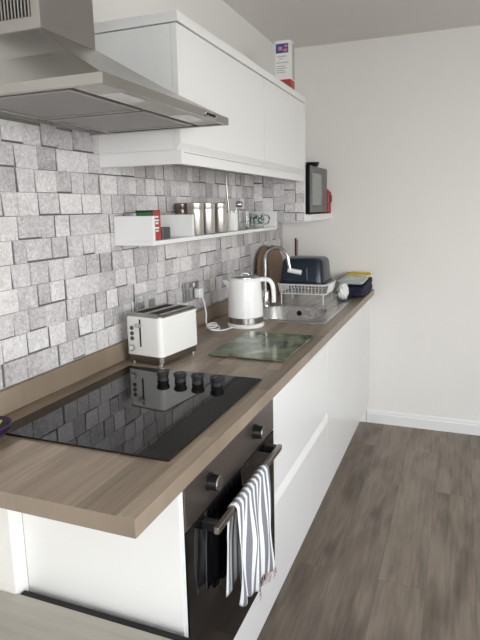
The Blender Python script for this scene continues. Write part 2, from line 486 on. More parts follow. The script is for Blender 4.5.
# ------------------------------------------------------------------ worktop
HX0, HX1, HY0, HY1 = .10, .55, 1.68, 2.52     # cut-out for the sink
wt = thing('worktop', 'long greige oak-block worktop with matching upstand along the wall', 'worktop', (0, 0, 0))
def slab():
    bm = BM()
    xs = [0, HX0, HX1, W]; ys = [0, HY0, HY1, L - .0005]
    z0, z1 = H - TH, H
    V = {}
    for k, z in enumerate((z0, z1)):
        for i, x in enumerate(xs):
            for j, y in enumerate(ys):
                V[i, j, k] = bm.verts.new((x, y, z))
    for i in range(3):
        for j in range(3):
            if (i, j) == (1, 1): continue
            bm.faces.new((V[i, j, 1], V[i + 1, j, 1], V[i + 1, j + 1, 1], V[i, j + 1, 1]))
            bm.faces.new((V[i, j, 0], V[i, j + 1, 0], V[i + 1, j + 1, 0], V[i + 1, j, 0]))
    for i in range(3):
        f = bm.faces.new((V[i, 0, 0], V[i + 1, 0, 0], V[i + 1, 0, 1], V[i, 0, 1])); f.material_index = 1
        bm.faces.new((V[i + 1, 3, 0], V[i, 3, 0], V[i, 3, 1], V[i + 1, 3, 1]))
        f = bm.faces.new((V[3, i, 0], V[3, i + 1, 0], V[3, i + 1, 1], V[3, i, 1])); f.material_index = 2
        bm.faces.new((V[0, i + 1, 0], V[0, i, 0], V[0, i, 1], V[0, i + 1, 1]))
    for a, b in (((1, 1), (2, 1)), ((2, 1), (2, 2)), ((2, 2), (1, 2)), ((1, 2), (1, 1))):
        bm.faces.new((V[a[0], a[1], 0], V[b[0], b[1], 0], V[b[0], b[1], 1], V[a[0], a[1], 1]))
    return bm
obj('slab', slab(), [M['worktop'], M['edging'], M['edgingY']], wt, bevel=.0015)
obj('upstand', boxbm(.0, .020, .0, L - .001, H + .0003, H + .066), M['edgingY'], wt, bevel=.002)

# ------------------------------------------------------------------ base units
def door_bm(y0, y1, z0, z1, th=.02, lip=.032, hx=0.0):
    """front with a bevelled finger lip along its top edge (profile swept along y)"""
    x1 = FX; x0 = FX - th
    prof = [(x0, z0), (x1, z0), (x1, z1 - lip), (x1 - .017, z1 - .004), (x1 - .017, z1), (x0, z1)]
    bm = BM()
    loft(bm, [[(x, y, z) for x, z in prof] for y in (y0, y1)])
    return bm
ZT = H - TH - .001
ZB = .137
YO0, YO1 = .2137, .8095
YD = 1.571
hs = thing('oven_housing', 'white oven housing with plain end panel under the worktop overhang', 'cabinet', (0, 0, 0))
obj('side_panel', boxbm(0.17, FX, .192, .2105, 0, ZT), M['white'], hs, bevel=.001)
obj('base_panel', boxbm(.05, .58, .213, YO1 - .002, .119, .135), M['whitem'], hs)
obj('filler_panel', boxbm(FX - .02, FX, YO0 + .001, YO1 - .001, ZB, .2835), M['white'], hs, bevel=.001)

dr = thing('drawer_unit', 'white two-drawer base unit next to the oven', 'cabinet', (0, 0, 0))
obj('carcass', boxbm(.03, FX - .024, YO1 + .002, YD - .001, .118, ZT), M['whitem'], dr)
obj('drawer', door_bm(YO1 + .002, YD - .003, .522, ZT - .001), M['white'], dr, bevel=.0008)
obj('drawer', door_bm(YO1 + .002, YD - .003, ZB, .513, lip=.036), M['white'], dr, bevel=.0008)

def base_door(name, label, y0, y1):
    t = thing(name, label, 'cabinet', (0, 0, 0), group=None)
    # carcass kept below the sink bowl
    obj('carcass', boxbm(.03, FX - .024, y0 + .001, y1 - .001, .118, .70), M['whitem'], t)
    obj('door', door_bm(y0 + .003, y1 - .0012, ZB, ZT - .001), M['white'], t, bevel=.0008)
base_door('base_cabinet', 'white handleless base cupboard beneath the sink, after the drawers', YD, 2.18)
base_door('base_cabinet', 'white handleless base cupboard nearest the far wall', 2.18, 2.79)
fp = tag(obj('filler_panel', boxbm(.03, .590, 2.7915, L - .0005, 0, ZT), M['white'], bevel=.001), 'narrow white filler panel between the last base cupboard and the far wall', 'panel')
tag(obj('plinth', boxbm(.515, .533, .211, 2.791, 0, .1175), M['whitem']), 'white recessed kickboard along the floor under the base units', 'plinth')

# ------------------------------------------------------------------ oven
ov = thing('oven', 'built-in black electric oven with dark steel control panel', 'oven', (0, 0, 0))
obj('body', boxbm(.08, FX - .022, YO0 + .006, YO1 - .006, .286, ZT - .003), M['blackm'], ov)
obj('control_panel', boxbm(FX - .02, FX + .002, YO0, YO1, .7505, ZT - .001), M['ovensteel'], ov, bevel=.0015)
dg = obj('oven_door', boxbm(FX - .02, FX + .002, YO0, YO1, .288, .7465), M['ovenglass'], ov, bevel=.0015)
HBX, HBZ = .648, .727
HY_0, HY_1 = .275, .742
hb = BM(); box(hb, HBX - .007, HBX + .007, HY_0, HY_1, HBZ - .009, HBZ + .009)
obj('handle', hb, M['steeld'], dg, bevel=.003, seg=3)
for y in (HY_0 + .012, HY_1 - .03):
    obj('handle_bracket', boxbm(FX + .002, HBX - .0065, y, y + .018, HBZ - .012, HBZ + .012), M['black'], dg, bevel=.002)
for y in (.336, .642):
    bm = BM()
    cyl(bm, (FX + .002, y, .81), (FX + .006, y, .81), .022, 28)
    k = obj('control_knob', bm, M['black'], ov, smooth=40)
    bm = BM(); cyl(bm, (FX + .006, y, .81), (FX + .028, y, .81), .0195, 28, r1=.0185)
    obj('knob_grip', bm, M['black'], k, smooth=40, bevel=.001)
    bm = BM(); cyl(bm, (FX + .0281, y, .81), (FX + .0305, y, .81), .0187, 28, r1=.0172)
    tag(obj('knob_face', bm, M['steeld'], k, smooth=40), 'steel face of the knob')

# tea towel over the oven handle
def tea_towel():
    bm = BM(); uvl = bm.loops.layers.uv.new('UVMap')
    nu, nv = 72, 60
    y0, y1 = .372, .600
    ztop = HBZ + .0125
    grid = []
    fl, bl = .345, .23
    r = .0125
    arc = PI * r
    tot = bl + arc + fl
    rnd = random.Random(3)
    for i in range(nu + 1):
        u = i / nu
        row = []
        bot = fl * (.72 + .36 * min(u, .42) + .03 * u + .006 * math.sin(u * 17))
        for j in range(nv + 1):
            s = tot * j / nv
            front = 0.0
            if s < bl:
                x = HBX - r; z = HBZ - (bl - s); t = (bl - s) / bl; side = -1
            elif s < bl + arc:
                a = (s - bl) / r
                x = HBX - r * math.cos(a); z = HBZ + r * math.sin(a); t = 0; side = 0
            else:
                t = (s - bl - arc) / fl; x = HBX + r; z = HBZ - t * bot; side = 1
            spread = 1 + .17 * t
            yc = (y0 + y1) / 2 + (.012 * t if side == 1 else .0)
            y = yc + (u - .5) * (y1 - y0) * spread
            amp = .012 * min(1, t * 2.2)
            fold = math.sin(u * 15 + 1.2 * math.sin(t * 3)) * .6 + math.sin(u * 31 + 2 + t * 2) * .25
            y += amp * .6 * math.cos(u * 15 + 1.0)
            if side == 1:
                x += amp * (fold + .35) - .004 * t
                z += .006 * math.sin(u * 23 + 4 * t) * t
                x += .003 * math.sin(u * 9 - t * 6) * min(1, t * 2)
            elif side == -1: x += -.004 * min(1, t * 3) + amp * .35 * fold; 
            # deep valley separating the near fold from the rest
            if side == 1:
                x -= .012 * math.exp(-((u - .20) / .035) ** 2) * min(1, t * 2)
                z += .03 * math.exp(-((u - .20) / .05) ** 2) * t
            x = max(x, FX + .006) if side != 0 else x
            row.append((bm.verts.new((x, y, z)), u, j / nv))
        grid.append(row)
    for i in range(nu):
        for j in range(nv):
            q = (grid[i][j], grid[i + 1][j], grid[i + 1][j + 1], grid[i][j + 1])
            f = bm.faces.new([a[0] for a in q])
            for lp, a in zip(f.loops, q): lp[uvl].uv = (a[1], a[2])
    bots = [(g[-1][0].co.copy(), g[-1][1]) for g in grid]
    return bm, bots
tt, bots = tea_towel()
two = obj('tea_towel', tt, M['teatowel'], smooth=60)
tag(two, 'grey and white striped tea towel draped over the oven handle', 'tea towel')
sm = two.modifiers.new('thick', 'SOLIDIFY'); sm.thickness = .0022; sm.offset = 0
fr = BM()
for p, u in bots[40::2]:
    q = p + Vector((random.uniform(-.003, .004), random.uniform(-.003, .006), -.022 - random.random() * .012))
    tube(fr, [p, (p + q) / 2 + Vector((.002, .001, 0)), q], .0013, 5, 2)
tag(obj('fringe', fr, M['pinkcloth'], two), 'pale pink thread fringe')

# ------------------------------------------------------------------ hob
hob = thing('hob', 'black ceramic glass hob with four knobs set in the worktop', 'hob', (0, 0, 0))
bm = BM(); loft(bm, [rrect(.0842, .5715, .2125, .8028, .006, z) for z in (H + .0003, H + .0052)])
obj('glass_top', bm, M['glassb'], hob, bevel=.0012)
for x, y in ((.278, .697), (.338, .700), (.397, .702), (.463, .699)):
    bm = BM(); lathe(bm, [(.0175, H + .0052), (.0185, H + .009), (.0165, H + .016), (.0205, H + .026), (.0205, H + .031), (.018, H + .0335)], x, y, 28)
    k = obj('hob_knob', bm, M['blackm'], hob, smooth=35)
    obj('pointer', boxbm(x - .002, x + .002, y - .017, y + .006, H + .0335, H + .0342), M['grey'], k)

# ------------------------------------------------------------------ extractor hood
hd = thing('extractor_hood', 'brushed steel chimney extractor hood over the hob', 'extractor hood', (0, 0, 0))
hx, h0, h1, hz0, hz1 = .4868, .1778, .7834, 1.6835, 1.7045
cx_, c0, c1, cz = .185, .372, .589, 1.8744
bm = BM()
rim0 = [(0, h0, hz0 + .006), (hx, h0, hz0 + .006), (hx, h1, hz0 + .006), (0, h1, hz0 + .006)]
R0 = [(0.001, h0, hz0), (hx, h0, hz0), (hx, h1, hz0), (0.001, h1, hz0)]
R1 = [(p[0], p[1], hz1) for p in R0]
i_ = .006
R2 = [(0.001, h0 + i_, hz1 + .001), (hx - i_, h0 + i_, hz1 + .001), (hx - i_, h1 - i_, hz1 + .001), (0.001, h1 - i_, hz1 + .001)]
def mixr(A, B, t): return [tuple(a + (b - a) * t for a, b in zip(p, q)) for p, q in zip(A, B)]
R4 = [(0.001, c0, cz), (cx_, c0, cz), (cx_, c1, cz), (0.001, c1, cz)]
def flare(t, s):   # slightly concave canopy
    r = mixr(R2, R4, t); return [(p[0], p[1], hz1 + .001 + (cz - hz1 - .001) * s) for p in r]
# outer shell, then an inner lip so the underside is recessed
t_ = .012
I0 = [(0.004, h0 + t_, hz0), (hx - t_, h0 + t_, hz0), (hx - t_, h1 - t_, hz0), (0.004, h1 - t_, hz0)]
I1 = [(p[0], p[1], hz0 + .012) for p in I0]
loft(bm, [I1, I0, R0, R1, R2, flare(.5, .46), R4], True, True)
obj('canopy', bm, M['steel'], hd, bevel=.0012)
ch = obj('chimney', boxbm(0.001, cx_ - .003, c0 + .003, c1 - .003, cz - .004, CEIL - .001), M['steelv'], hd, bevel=.002)
bm = BM(); box(bm, .022, .153, c0 + .0018, c0 + .0028, 1.904, 2.03)
obj('vent', bm, M['dark'], ch)
bm = BM()
for i in range(13):
    x = .026 + i * .0104
    box(bm, x, x + .0042, c0 + .0004, c0 + .0017, 1.9035, 2.031)
obj('vent_slats', bm, M['steelv'], ch)
for (a, b) in ((h0 + .03, .472), (.488, h1 - .03)):
    bm = BM(); loft(bm, [rrect(.085, .385, a, b, .008, z) for z in (hz0 + .004, hz0 + .013)])
    f = obj('grease_filter', bm, M['filter'], hd, bevel=.001)
    bm = BM()
    for q in ((.085, .385, a, a + .010), (.085, .385, b - .010, b), (.085, .094, a + .010, b - .010), (.376, .385, a + .010, b - .010)):
        box(bm, *q, hz0 + .0015, hz0 + .0045)
    obj('filter_frame', bm, M['hoodin'], f)
bm = BM(); box(bm, .397, hx - .016, h0 + .02, h1 - .02, hz0 + .003, hz0 + .0115)
lp = obj('lamp_panel', bm, M['lampstrip'], hd, bevel=.001)
for y in (h0 + .10, h1 - .20):
    obj('lamp_lens', boxbm(.404, hx - .024, y, y + .10, hz0 + .0018, hz0 + .0029), M['pot'], lp)
bm = BM(); loft(bm, [[(x, y, z) for y, z in ((.622, hz0 + .008), (.632, hz0 + .004), (.685, hz0 + .004), (.695, hz0 + .008), (.695, hz0 + .013), (.685, hz0 + .017), (.632, hz0 + .017), (.622, hz0 + .013))] for x in (hx - .001, hx + .002)])
cp = obj('control_panel', bm, M['chromes'], hd)
bm = BM()
for k in range(4): cyl(bm, (hx + .002, .638 + k * .014, hz0 + .0105), (hx + .0045, .638 + k * .014, hz0 + .0105), .0042, 12)
obj('buttons', bm, M['black'], cp)

# ------------------------------------------------------------------ wall units
U, u0, u1, um = .3068, .821, 2.2639, 1.6072
uta, ut, ub = 2.0023, 2.0328, 1.5851
DB = 1.626
def wall_unit(label, y0, y1, endp):
    t = thing('wall_cabinet', label, 'cabinet', (0, 0, 0))
    obj('carcass', boxbm(.001, U - .0215, y0, y1 - .0005, DB + .003, uta - .003), M['white'], t, bevel=.0008)
    x1 = U; x0 = U - .02
    a, b = y0 + (.0025 if not endp else .0), y1 - .0025
    prof = [(x0, DB), (x1 - .016, DB), (x1 - .016, DB + .003), (x1, DB + .024), (x1, uta - .003), (x0, uta - .003)]
    bm = BM(); loft(bm, [[(x, y, z) for x, z in prof] for y in (a, b)])
    obj('door', bm, M['white'], t, bevel=.0008)
wall_unit('white handleless wall cupboard beside the extractor hood', u0, um, True)
wall_unit('white handleless wall cupboard towards the far wall, before the microwave', um, u1, False)
tag(obj('cornice', boxbm(.001, U + .006, u0 - .003, u1, uta, ut), M['white'], bevel=.0015), 'flat white cornice board along the top of the wall cupboards', 'cornice')
bm = BM(); box(bm, U - .02, U - .001, u0 + .018, u1, ub, DB - .005)
pel = thing('pelmet', 'white light pelmet under the wall cupboards', 'pelmet', (0, 0, 0))
obj('front_board', bm, M['white'], pel, bevel=.001)
obj('return_board', boxbm(.001, U + .002, u0, u0 + .0175, ub, DB + .0025), M['white'], pel, bevel=.001)

# microwave bay: papered side panel and its shelf
pb = 1.3636
ms = thing('microwave_shelf', 'white shelf unit with block-patterned side panel carrying the microwave', 'shelf', (0, 0, 0))
obj('side_panel', boxbm(.001, U, u1 + .007, u1 + .024, pb, ut), M['white'], ms, bevel=.001)
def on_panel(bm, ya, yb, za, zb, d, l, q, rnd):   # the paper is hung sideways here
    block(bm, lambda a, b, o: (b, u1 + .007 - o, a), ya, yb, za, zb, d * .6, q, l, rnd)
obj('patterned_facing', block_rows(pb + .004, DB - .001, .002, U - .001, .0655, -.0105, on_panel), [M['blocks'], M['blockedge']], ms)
obj('shelf_board', boxbm(.001, .337, u1 + .0245, L - .001, pb + .002, 1.4025), M['white'], ms, bevel=.0015)

# ------------------------------------------------------------------ open wall shelf
sx, s0, s1, sm_, st, sb = .1594, .8759, 2.2162, 1.1772, 1.4236, 1.3229
SZ = sb + .0155
sh = thing('wall_shelf', 'long white open wall shelf with upright ends and one divider', 'shelf', (0, 0, 0))
obj('shelf_board', boxbm(.004, sx, s0, s1, sb, SZ), M['whitem'], sh, bevel=.0008)
obj('end_panel', boxbm(.004, sx, s0, s0 + .015, SZ + .0002, st), M['whitem'], sh, bevel=.0008)
obj('end_panel', boxbm(.004, sx, s1 - .015, s1, SZ + .0002, st), M['whitem'], sh, bevel=.0008)
obj('divider', boxbm(.004, sx, sm_ - .0075, sm_ + .0075, SZ + .0002, st), M['whitem'], sh, bevel=.0008)
SZ += .0003

# tea box, small dark tin
t = thing('tea_box', 'red and green tea carton standing behind the shelf end panel', 'carton', (.113, .925, SZ))
obj('carton_body', boxbm(-.034, .034, -.024, .024, 0, .0965), M['green'], t, bevel=.001)
obj('red_side', boxbm(.0342, .035, -.0235, .0235, .0, .101), M['redprint'], t)
obj('lid', boxbm(-.035, .0340, -.025, .025, .0967, .104), M['blackm'], t, bevel=.001)
bm = BM()
for k, (z, w) in enumerate(((.078, .014), (.066, .018), (.056, .011), (.040, .016), (.030, .012))):
    box(bm, .0351, .0355, -w, w * .7, z, z + .006)
obj('print', bm, M['card'], t)
bm = BM(); loft(bm, [rrect(-.02, .02, -.03, .03, .008, z) for z in (0, .035, .042)])
tag(obj('spice_tin', bm, M['grey'], loc=(.10, 1.04, SZ), bevel=.002, smooth=40), 'small dark grey tin lying between the tea carton and the shelf divider', 'tin')

# canisters
def canister(name, label, x, y, m, h=.131, r=.032, group='steel canisters on the wall shelf'):
    t = thing(name, label, 'canister', (x, y, SZ), group=group)
    bm = BM(); lathe(bm, [(r * .95, 0), (r, .003), (r, h - .026)], n=32)
    obj('body', bm, m, t, smooth=35)
    bm = BM(); lathe(bm, [(r * 1.03, h - .0258), (r * 1.06, h - .024), (r * 1.06, h - .003), (r * .98, h)], n=32)
    obj('lid', bm, m, t, smooth=35)
    return t
canister('canister', 'steel lidded canister, coloured darker for shade, at the back against the wall by the shelf divider', .035, 1.33, M['shaded'])
canister('canister', 'steel lidded canister right after the shelf divider', .120, 1.278, M['cansteel'])
canister('canister', 'steel lidded canister, middle of the front three', .118, 1.392, M['cansteel'])
canister('canister', 'steel lidded canister standing next to the white utensil pot', .118, 1.520, M['cansteel'])

# utensil pot and utensils
bm = BM(); lathe(bm, [(.028, 0), (.031, .004), (.031, .082), (.0285, .084), (.0285, .01)], n=32, cap1=True)
tag(obj('utensil_pot', bm, M['pot'], loc=(.10, 1.70, SZ), smooth=40), 'small white cylindrical pot holding steel utensils on the shelf', 'pot')
t = thing('serving_spoon', 'long steel spoon standing upright in the white utensil pot', 'spoon', (.092, 1.695, SZ + .012))
bm = BM(); tube(bm, [(0, 0, 0), (-.002, -.003, .09), (-.006, -.008, .17), (-.008, -.010, .250)], .0034, 8, 4, sx=1.5)
obj('handle', bm, M['steeld'], t, smooth=60)
t = thing('ladle', 'steel ladle with its round bowl above the white utensil pot', 'ladle', (.112, 1.705, SZ + .012))
bm = BM(); tube(bm, [(0, 0, 0), (.004, .004, .07), (.012, .012, .10)], .003, 8, 4)
obj('handle', bm, M['chromes'], t, smooth=60)
bm = BM(); bmesh.ops.create_uvsphere(bm, u_segments=20, v_segments=12, radius=.022, matrix=Matrix.Translation((.018, .02, .112)) @ Matrix.Diagonal((1, 1, .75, 1)))
obj('bowl', bm, M['chrome'], t, smooth=80)

# tumblers and mug
def tumbler(label, x, y, h=.095, r=.028):
    bm = BM(); lathe(bm, [(r * .82, 0), (r, h), (r - .0022, h), (r * .82 - .002, .008)], n=32)
    tag(obj('glass_tumbler', bm, M['glass'], loc=(x, y, SZ), smooth=40), label, 'glass', 'glass tumblers on the wall shelf')
tumbler('clear glass tumbler next to the white utensil pot', .06, 1.82)
tumbler('clear glass tumbler next to the green patterned mug', .105, 1.905, .085)
t = thing('mug', 'green leaf patterned mug at the far end of the wall shelf', 'mug', (.095, 2.07, SZ), rz=math.radians(20))
bm = BM(); lathe(bm, [(.034, 0), (.037, .004), (.040, .078), (.0375, .078), (.034, .008)], n=32)
obj('cup', bm, M['mug'], t, smooth=40)
bm = BM(); tube(bm, [(.037, 0, .066), (.058, 0, .064), (.066, 0, .043), (.056, 0, .022), (.036, 0, .016)], .0045, 10, 6)
obj('handle', bm, M['mug'], t, smooth=60)

# ------------------------------------------------------------------ sockets
def socket(label, y, z):
    t = thing('wall_socket', label, 'socket', (.0078, y, z), group='double wall sockets')
    bm = BM(); box(bm, 0, .006, -.073, .073, -.043, .043)
    obj('plate', bm, M['chromes'], t, bevel=.003)
    for s in (-1, 1):
        bm = BM(); box(bm, .006, .0075, s * .038 - .021, s * .038 + .021, -.034, .012)
        obj('insert', bm, M['midgrey'], t, bevel=.001)
        bm = BM(); box(bm, .006, .0105, s * .030 - .008, s * .030 + .008, .018, .034)
        obj('switch', bm, M['chromes'], t, bevel=.001)
    return t
socket('chrome double socket on the block wall behind the toaster', 1.045, 1.088)
socket('chrome double socket with a white plug between toaster and kettle', 1.425, 1.080)

# ------------------------------------------------------------------ toaster
TZ = H + .0002
t = thing('toaster', 'white ribbed two-slice toaster with steel top beside the hob', 'toaster', (.134, .955, TZ), rz=math.radians(-8))
w2, l2 = .080, .113
def ribbed(x0, x1, y0, y1, z0, z1, r):
    bm = BM(); rings = []
    n = 36
    rings.append(rrect(x0, x1, y0, y1, r, z0))
    for k in range(n):
        z = z0 + .006 + (z1 - z0 - .012) * k / (n - 1); d = .0008 if k % 2 else 0
        rings.append(rrect(x0 + d, x1 - d, y0 + d, y1 - d, r, z))
    rings.append(rrect(x0 + .001, x1 - .001, y0 + .001, y1 - .001, r, z1))
    loft(bm, rings); return bm
obj('body', ribbed(-w2, w2, -l2, l2, .032, .168, .020), M['cream'], t, smooth=35)
bm = BM(); loft(bm, [rrect(-w2 + .004, w2 - .004, -l2 + .004, l2 - .004, .018, z) for z in (.008, .0318)])
obj('base_band', bm, M['ovensteel'], t, smooth=40)
bm = BM(); loft(bm, [rrect(-w2, w2, -l2, l2, .020, .1682), rrect(-w2, w2, -l2, l2, .020, .173), rrect(-w2 + .008, w2 - .008, -l2 + .008, l2 - .008, .014, .178)])
tp = obj('top_plate', bm, M['steel'], t, smooth=30)
for x in (-.031, .031):
    obj('slot', boxbm(x - .019, x + .019, -.088, .088, .1775, .1786), M['dark'], tp)
for x in (-.060, .060):
    for y in (-.095, .095):
        bm = BM(); cyl(bm, (x, y, 0), (x, y, .0078), .010, 14)
        obj('foot', bm, M['chromes'], t, smooth=40)
obj('lever_slot', boxbm(-.0135, -.0075, -l2 - .0008, -l2 + .002, .062, .160), M['dark'], t)
bm = BM(); box(bm, -.024, -.001, -l2 - .016, -l2 - .001, .134, .145)
obj('lever', bm, M['chromes'], t, bevel=.003)
for z in (.127, .108, .090):
    bm = BM(); cyl(bm, (-.047, -l2 - .003, z), (-.047, -l2 + .001, z), .0075, 18)
    obj('button', bm, M['grey'], t, smooth=40)
bm = BM(); cyl(bm, (-.047, -l2 - .010, .057), (-.047, -l2 + .001, .057), .011, 22)
d = obj('browning_dial', bm, M['chromes'], t, smooth=40)
bm = BM(); cyl(bm, (-.047, -l2 - .0115, .057), (-.047, -l2 - .010, .057), .0085, 22)
obj('dial_face', bm, M['cream'], d, smooth=40)

# ------------------------------------------------------------------ kettle
KX, KY = .229, 1.535
t = thing('kettle', 'white ribbed electric kettle with steel band on its base', 'kettle', (KX, KY, TZ), rz=math.radians(19))
bm = BM(); lathe(bm, [(.080, 0), (.084, .004), (.084, .014), (.077, .020)], n=48)
obj('power_base', bm, M['kettle'], t, smooth=40)
bm = BM(); lathe(bm, [(.077, .0202), (.0795, .022), (.0795, .048)], n=48)
obj('steel_band', bm, M['steeld'], t, smooth=35)
bm = BM(); prof = [(.0795, .0482), (.081, .050)]
for k in range(44):
    z = .052 + .158 * k / 43; r = .081 - .0085 * (k / 43) ** 1.3
    prof.append((r - (.0006 if k % 2 else 0), z))
prof += [(.071, .217), (.066, .2235)]
lathe(bm, prof, n=48)
obj('body', bm, M['kettle'], t, smooth=40)
bm = BM(); lathe(bm, [(.064, .2237), (.064, .228), (.052, .233), (.02, .235)], n=40)
ld = obj('lid', bm, M['chromes'], t, smooth=40)
bm = BM(); tube(bm, [(-.016, 0, .234), (-.011, 0, .242), (.011, 0, .242), (.016, 0, .234)], .0025, 8, 5)
obj('lid_grip', bm, M['chrome'], ld, smooth=60)
bm = BM()
loft(bm, [[(-.070, -.020, .208), (-.070, .020, .208), (-.071, 0, .160)],
          [(-.088, -.010, .212), (-.088, .010, .212), (-.088, 0, .190)],
          [(-.101, -.004, .214), (-.101, .004, .214), (-.101, 0, .206)]])
obj('spout', bm, M['kettle'], t)
bm = BM(); tube(bm, [(.060, 0, .212), (.085, 0, .215), (.110, 0, .209), (.124, 0, .188), (.129, 0, .15), (.130, 0, .108)], .0085, 12, 6, sx=1.4)
obj('handle', bm, M['kettle'], t, smooth=60)
# flex and plug (in the kettle's own frame)
rot = Matrix.Rotation(math.radians(-19), 3, 'Z')
def kl(x, y, z): return rot @ Vector((x - KX, y - KY, z - TZ))
pz = 1.068
cab = [(.048, 1.462, pz - .018), (.060, 1.455, 1.02), (.075, 1.44, .975), (.085, 1.415, .945), (.105, 1.40, .925), (.13, 1.42, .925), (.115, 1.45, .935), (.085, 1.44, .930), (.095, 1.40, .922),
       (.125, 1.385, .920), (.15, 1.41, .918), (.13, 1.44, .926), (.10, 1.41, .930), (.125, 1.372, .922), (.16, 1.385, .9165), (.18, 1.42, .9150), (.185, 1.445, .9155), (.196, 1.462, .9165)]
bm = BM(); tube(bm, [kl(*p) for p in cab], .0034, 8, 6)
obj('flex', bm, M['cable'], t, smooth=60)
bm = BM(); box(bm, .0155, .046, 1.440, 1.484, pz - .022, pz + .022)
for v in bm.verts: v.co = kl(*v.co)
obj('plug', bm, M['cable'], t, bevel=.006, seg=3)

# ------------------------------------------------------------------ glass board
bm = BM(); loft(bm, [rrect(-.147, .147, -.20, .20, .012, z) for z in (.003, .007)])
gb = thing('glass_board', 'green printed glass worktop saver lying in front of the kettle', 'chopping board', (.433, 1.208, H + .0002), rz=math.radians(-1))
obj('glass_sheet', bm, M['board'], gb, bevel=.001)
for x in (-.13, .13):
    for y in (-.18, .18):
        bm = BM(); cyl(bm, (x, y, 0), (x, y, .0029), .006, 12)
        obj('foot', bm, M['wire'], gb)

# ------------------------------------------------------------------ sink
sk = thing('sink', 'stainless steel inset sink with single bowl and drainer', 'sink', (0, 0, 0))
SX0, SX1, SY0, SY1 = .080, .566, 1.660, 2.545
bx0, bx1, by0, by1 = .150, .510, 1.700, 2.060
zt = H + .0035
bm = BM()
outer0 = rrect(SX0, SX1, SY0, SY1, .03, H + .0003); outer1 = rrect(SX0 + .002, SX1 - .002, SY0 + .002, SY1 - .002, .03, zt)
R = [outer0, outer1, rrect(bx0, bx1, by0, by1, .115, zt), rrect(bx0 + .004, bx1 - .004, by0 + .004, by1 - .004, .112, zt - .006)]
R.append(rrect(bx0 + .012, bx1 - .012, by0 + .012, by1 - .012, .105, zt - .13))
R.append(rrect(bx0 + .022, bx1 - .022, by0 + .022, by1 - .022, .095, zt - .148))
R.append(rrect(bx0 + .045, bx1 - .045, by0 + .045, by1 - .045, .075, zt - .155))
loft(bm, R, False, True)
obj('basin', bm, M['sink'], sk, smooth=35)
bm = BM()
for k in range(7):
    x = .17 + k * .055
    box(bm, x, x + .018, 2.10, 2.50, zt + .0001, zt + .0022)
obj('drainer_ribs', bm, M['sink'], sk, bevel=.0015)
bm = BM(); cyl(bm, (.335, by1 - .0095, zt - .036), (.335, by1 - .0065, zt - .036), .014, 20)
obj('overflow', bm, M['dark'], sk)
bm = BM(); cyl(bm, (.33, 1.88, zt - .1549), (.33, 1.88, zt - .152), .035, 28)
obj('waste', bm, M['chrome'], sk, smooth=40)

# tap
tz = zt + .0002
TX, TY = .142, 2.052
tap = thing('tap', 'chrome swan neck mixer tap behind the sink bowl', 'tap', (TX, TY, tz))
bm = BM(); lathe(bm, [(.027, 0), (.027, .006), (.022, .012), (.022, .075), (.017, .085)], n=28)
obj('tap_body', bm, M['chrome'], tap, smooth=35)
bm = BM()
pts = [(0, 0, .08), (0, 0, .14), (.002, 0, .20)]
for a in range(0, 181, 18):
    A = PI - math.radians(a); pts.append((.068 + .066 * math.cos(A), 0, .245 + .072 * math.sin(A)))
pts += [(.138, 0, .225), (.145, 0, .202)]
tube(bm, pts, .0105, 14, 3)
obj('spout', bm, M['chromes'], tap, smooth=60)
bm = BM(); cyl(bm, (.134, -.004, .197), (.206, -.004, .186), .0125, 16, r1=.0135)
tag(obj('nozzle', bm, M['wire'], tap, smooth=40), 'white spray nozzle')
bm = BM(); tube(bm, [(0, -.02, .05), (.0, -.045, .056), (.005, -.075, .072)], .006, 10, 4, radii=(.008, .005))
obj('lever', bm, M['chrome'], tap, smooth=60)

# ------------------------------------------------------------------ round boards leaning on the wall
def round_board(label, y, xf, r, th, tilt, zb=H + .0004):
    bm = BM()
    lathe(bm, [(r - .004, 0), (r, .004), (r, th - .004), (r - .004, th)], n=56)
    # stand the disc on its edge, axis along +x, then lean it back against the wall
    Mx = Matrix.Rotation(PI / 2, 4, 'Y')
    bmesh.ops.transform(bm, matrix=Mx, verts=bm.verts)
    bmesh.ops.transform(bm, matrix=Matrix.Translation((0, 0, r)), verts=bm.verts)
    bmesh.ops.transform(bm, matrix=Matrix.Rotation(tilt, 4, 'Y'), verts=bm.verts)
    zmin = min(v.co.z for v in bm.verts)
    bmesh.ops.transform(bm, matrix=Matrix.Translation((0, 0, -zmin)), verts=bm.verts)
    tag(obj('chopping_board', bm, M['wood'], loc=(xf, y, zb), smooth=40), label, 'chopping board', 'round wooden boards leaning on the wall')
round_board('round dark wooden board leaning on the block wall, nearer the kettle', 2.365, .048, .155, .015, math.radians(-5))
# second one stands on the sink edge in front of the wall, beside the tub
round_board('round dark wooden board leaning behind the tap, beside the navy tub', 2.455, .083, .152, .016, math.radians(-8), zt + .0004)

# ------------------------------------------------------------------ dish rack, tub
RZ = zt + .0024
rk = thing('dish_rack', 'white wire dish rack on the drainer under the navy tub', 'dish rack', (.338, 2.205, RZ))
rx, ry = .142, .120
def rectpath(x, y, z, r=.03):
    p = [Vector(q) for q in rrect(-x, x, -y, y, r, z, 4)]
    return p + [p[0]]
bm = BM(); tube(bm, rectpath(rx, ry, .112), .0032, 8, 1)
obj('top_rim', bm, M['wire'], rk, smooth=60)
bm = BM(); tube(bm, rectpath(rx - .012, ry - .012, .060), .0028, 8, 1)
obj('lower_rim', bm, M['wire'], rk, smooth=60)
bm = BM()
for s in (-1, 1):
    for k in range(13):
        x = -rx + .026 + k * (2 * rx - .052) / 12
        tube(bm, [(x, s * ry, .112), (x * .96, s * (ry - .010), .062), (x * .96, s * (ry - .03), .056)], .0021, 6, 1)
    for k in range(12):
        y = -ry + .035 + k * (2 * ry - .07) / 11
        tube(bm, [(s * rx, y, .112), (s * (rx - .010), y, .062)], .0021, 6, 1)
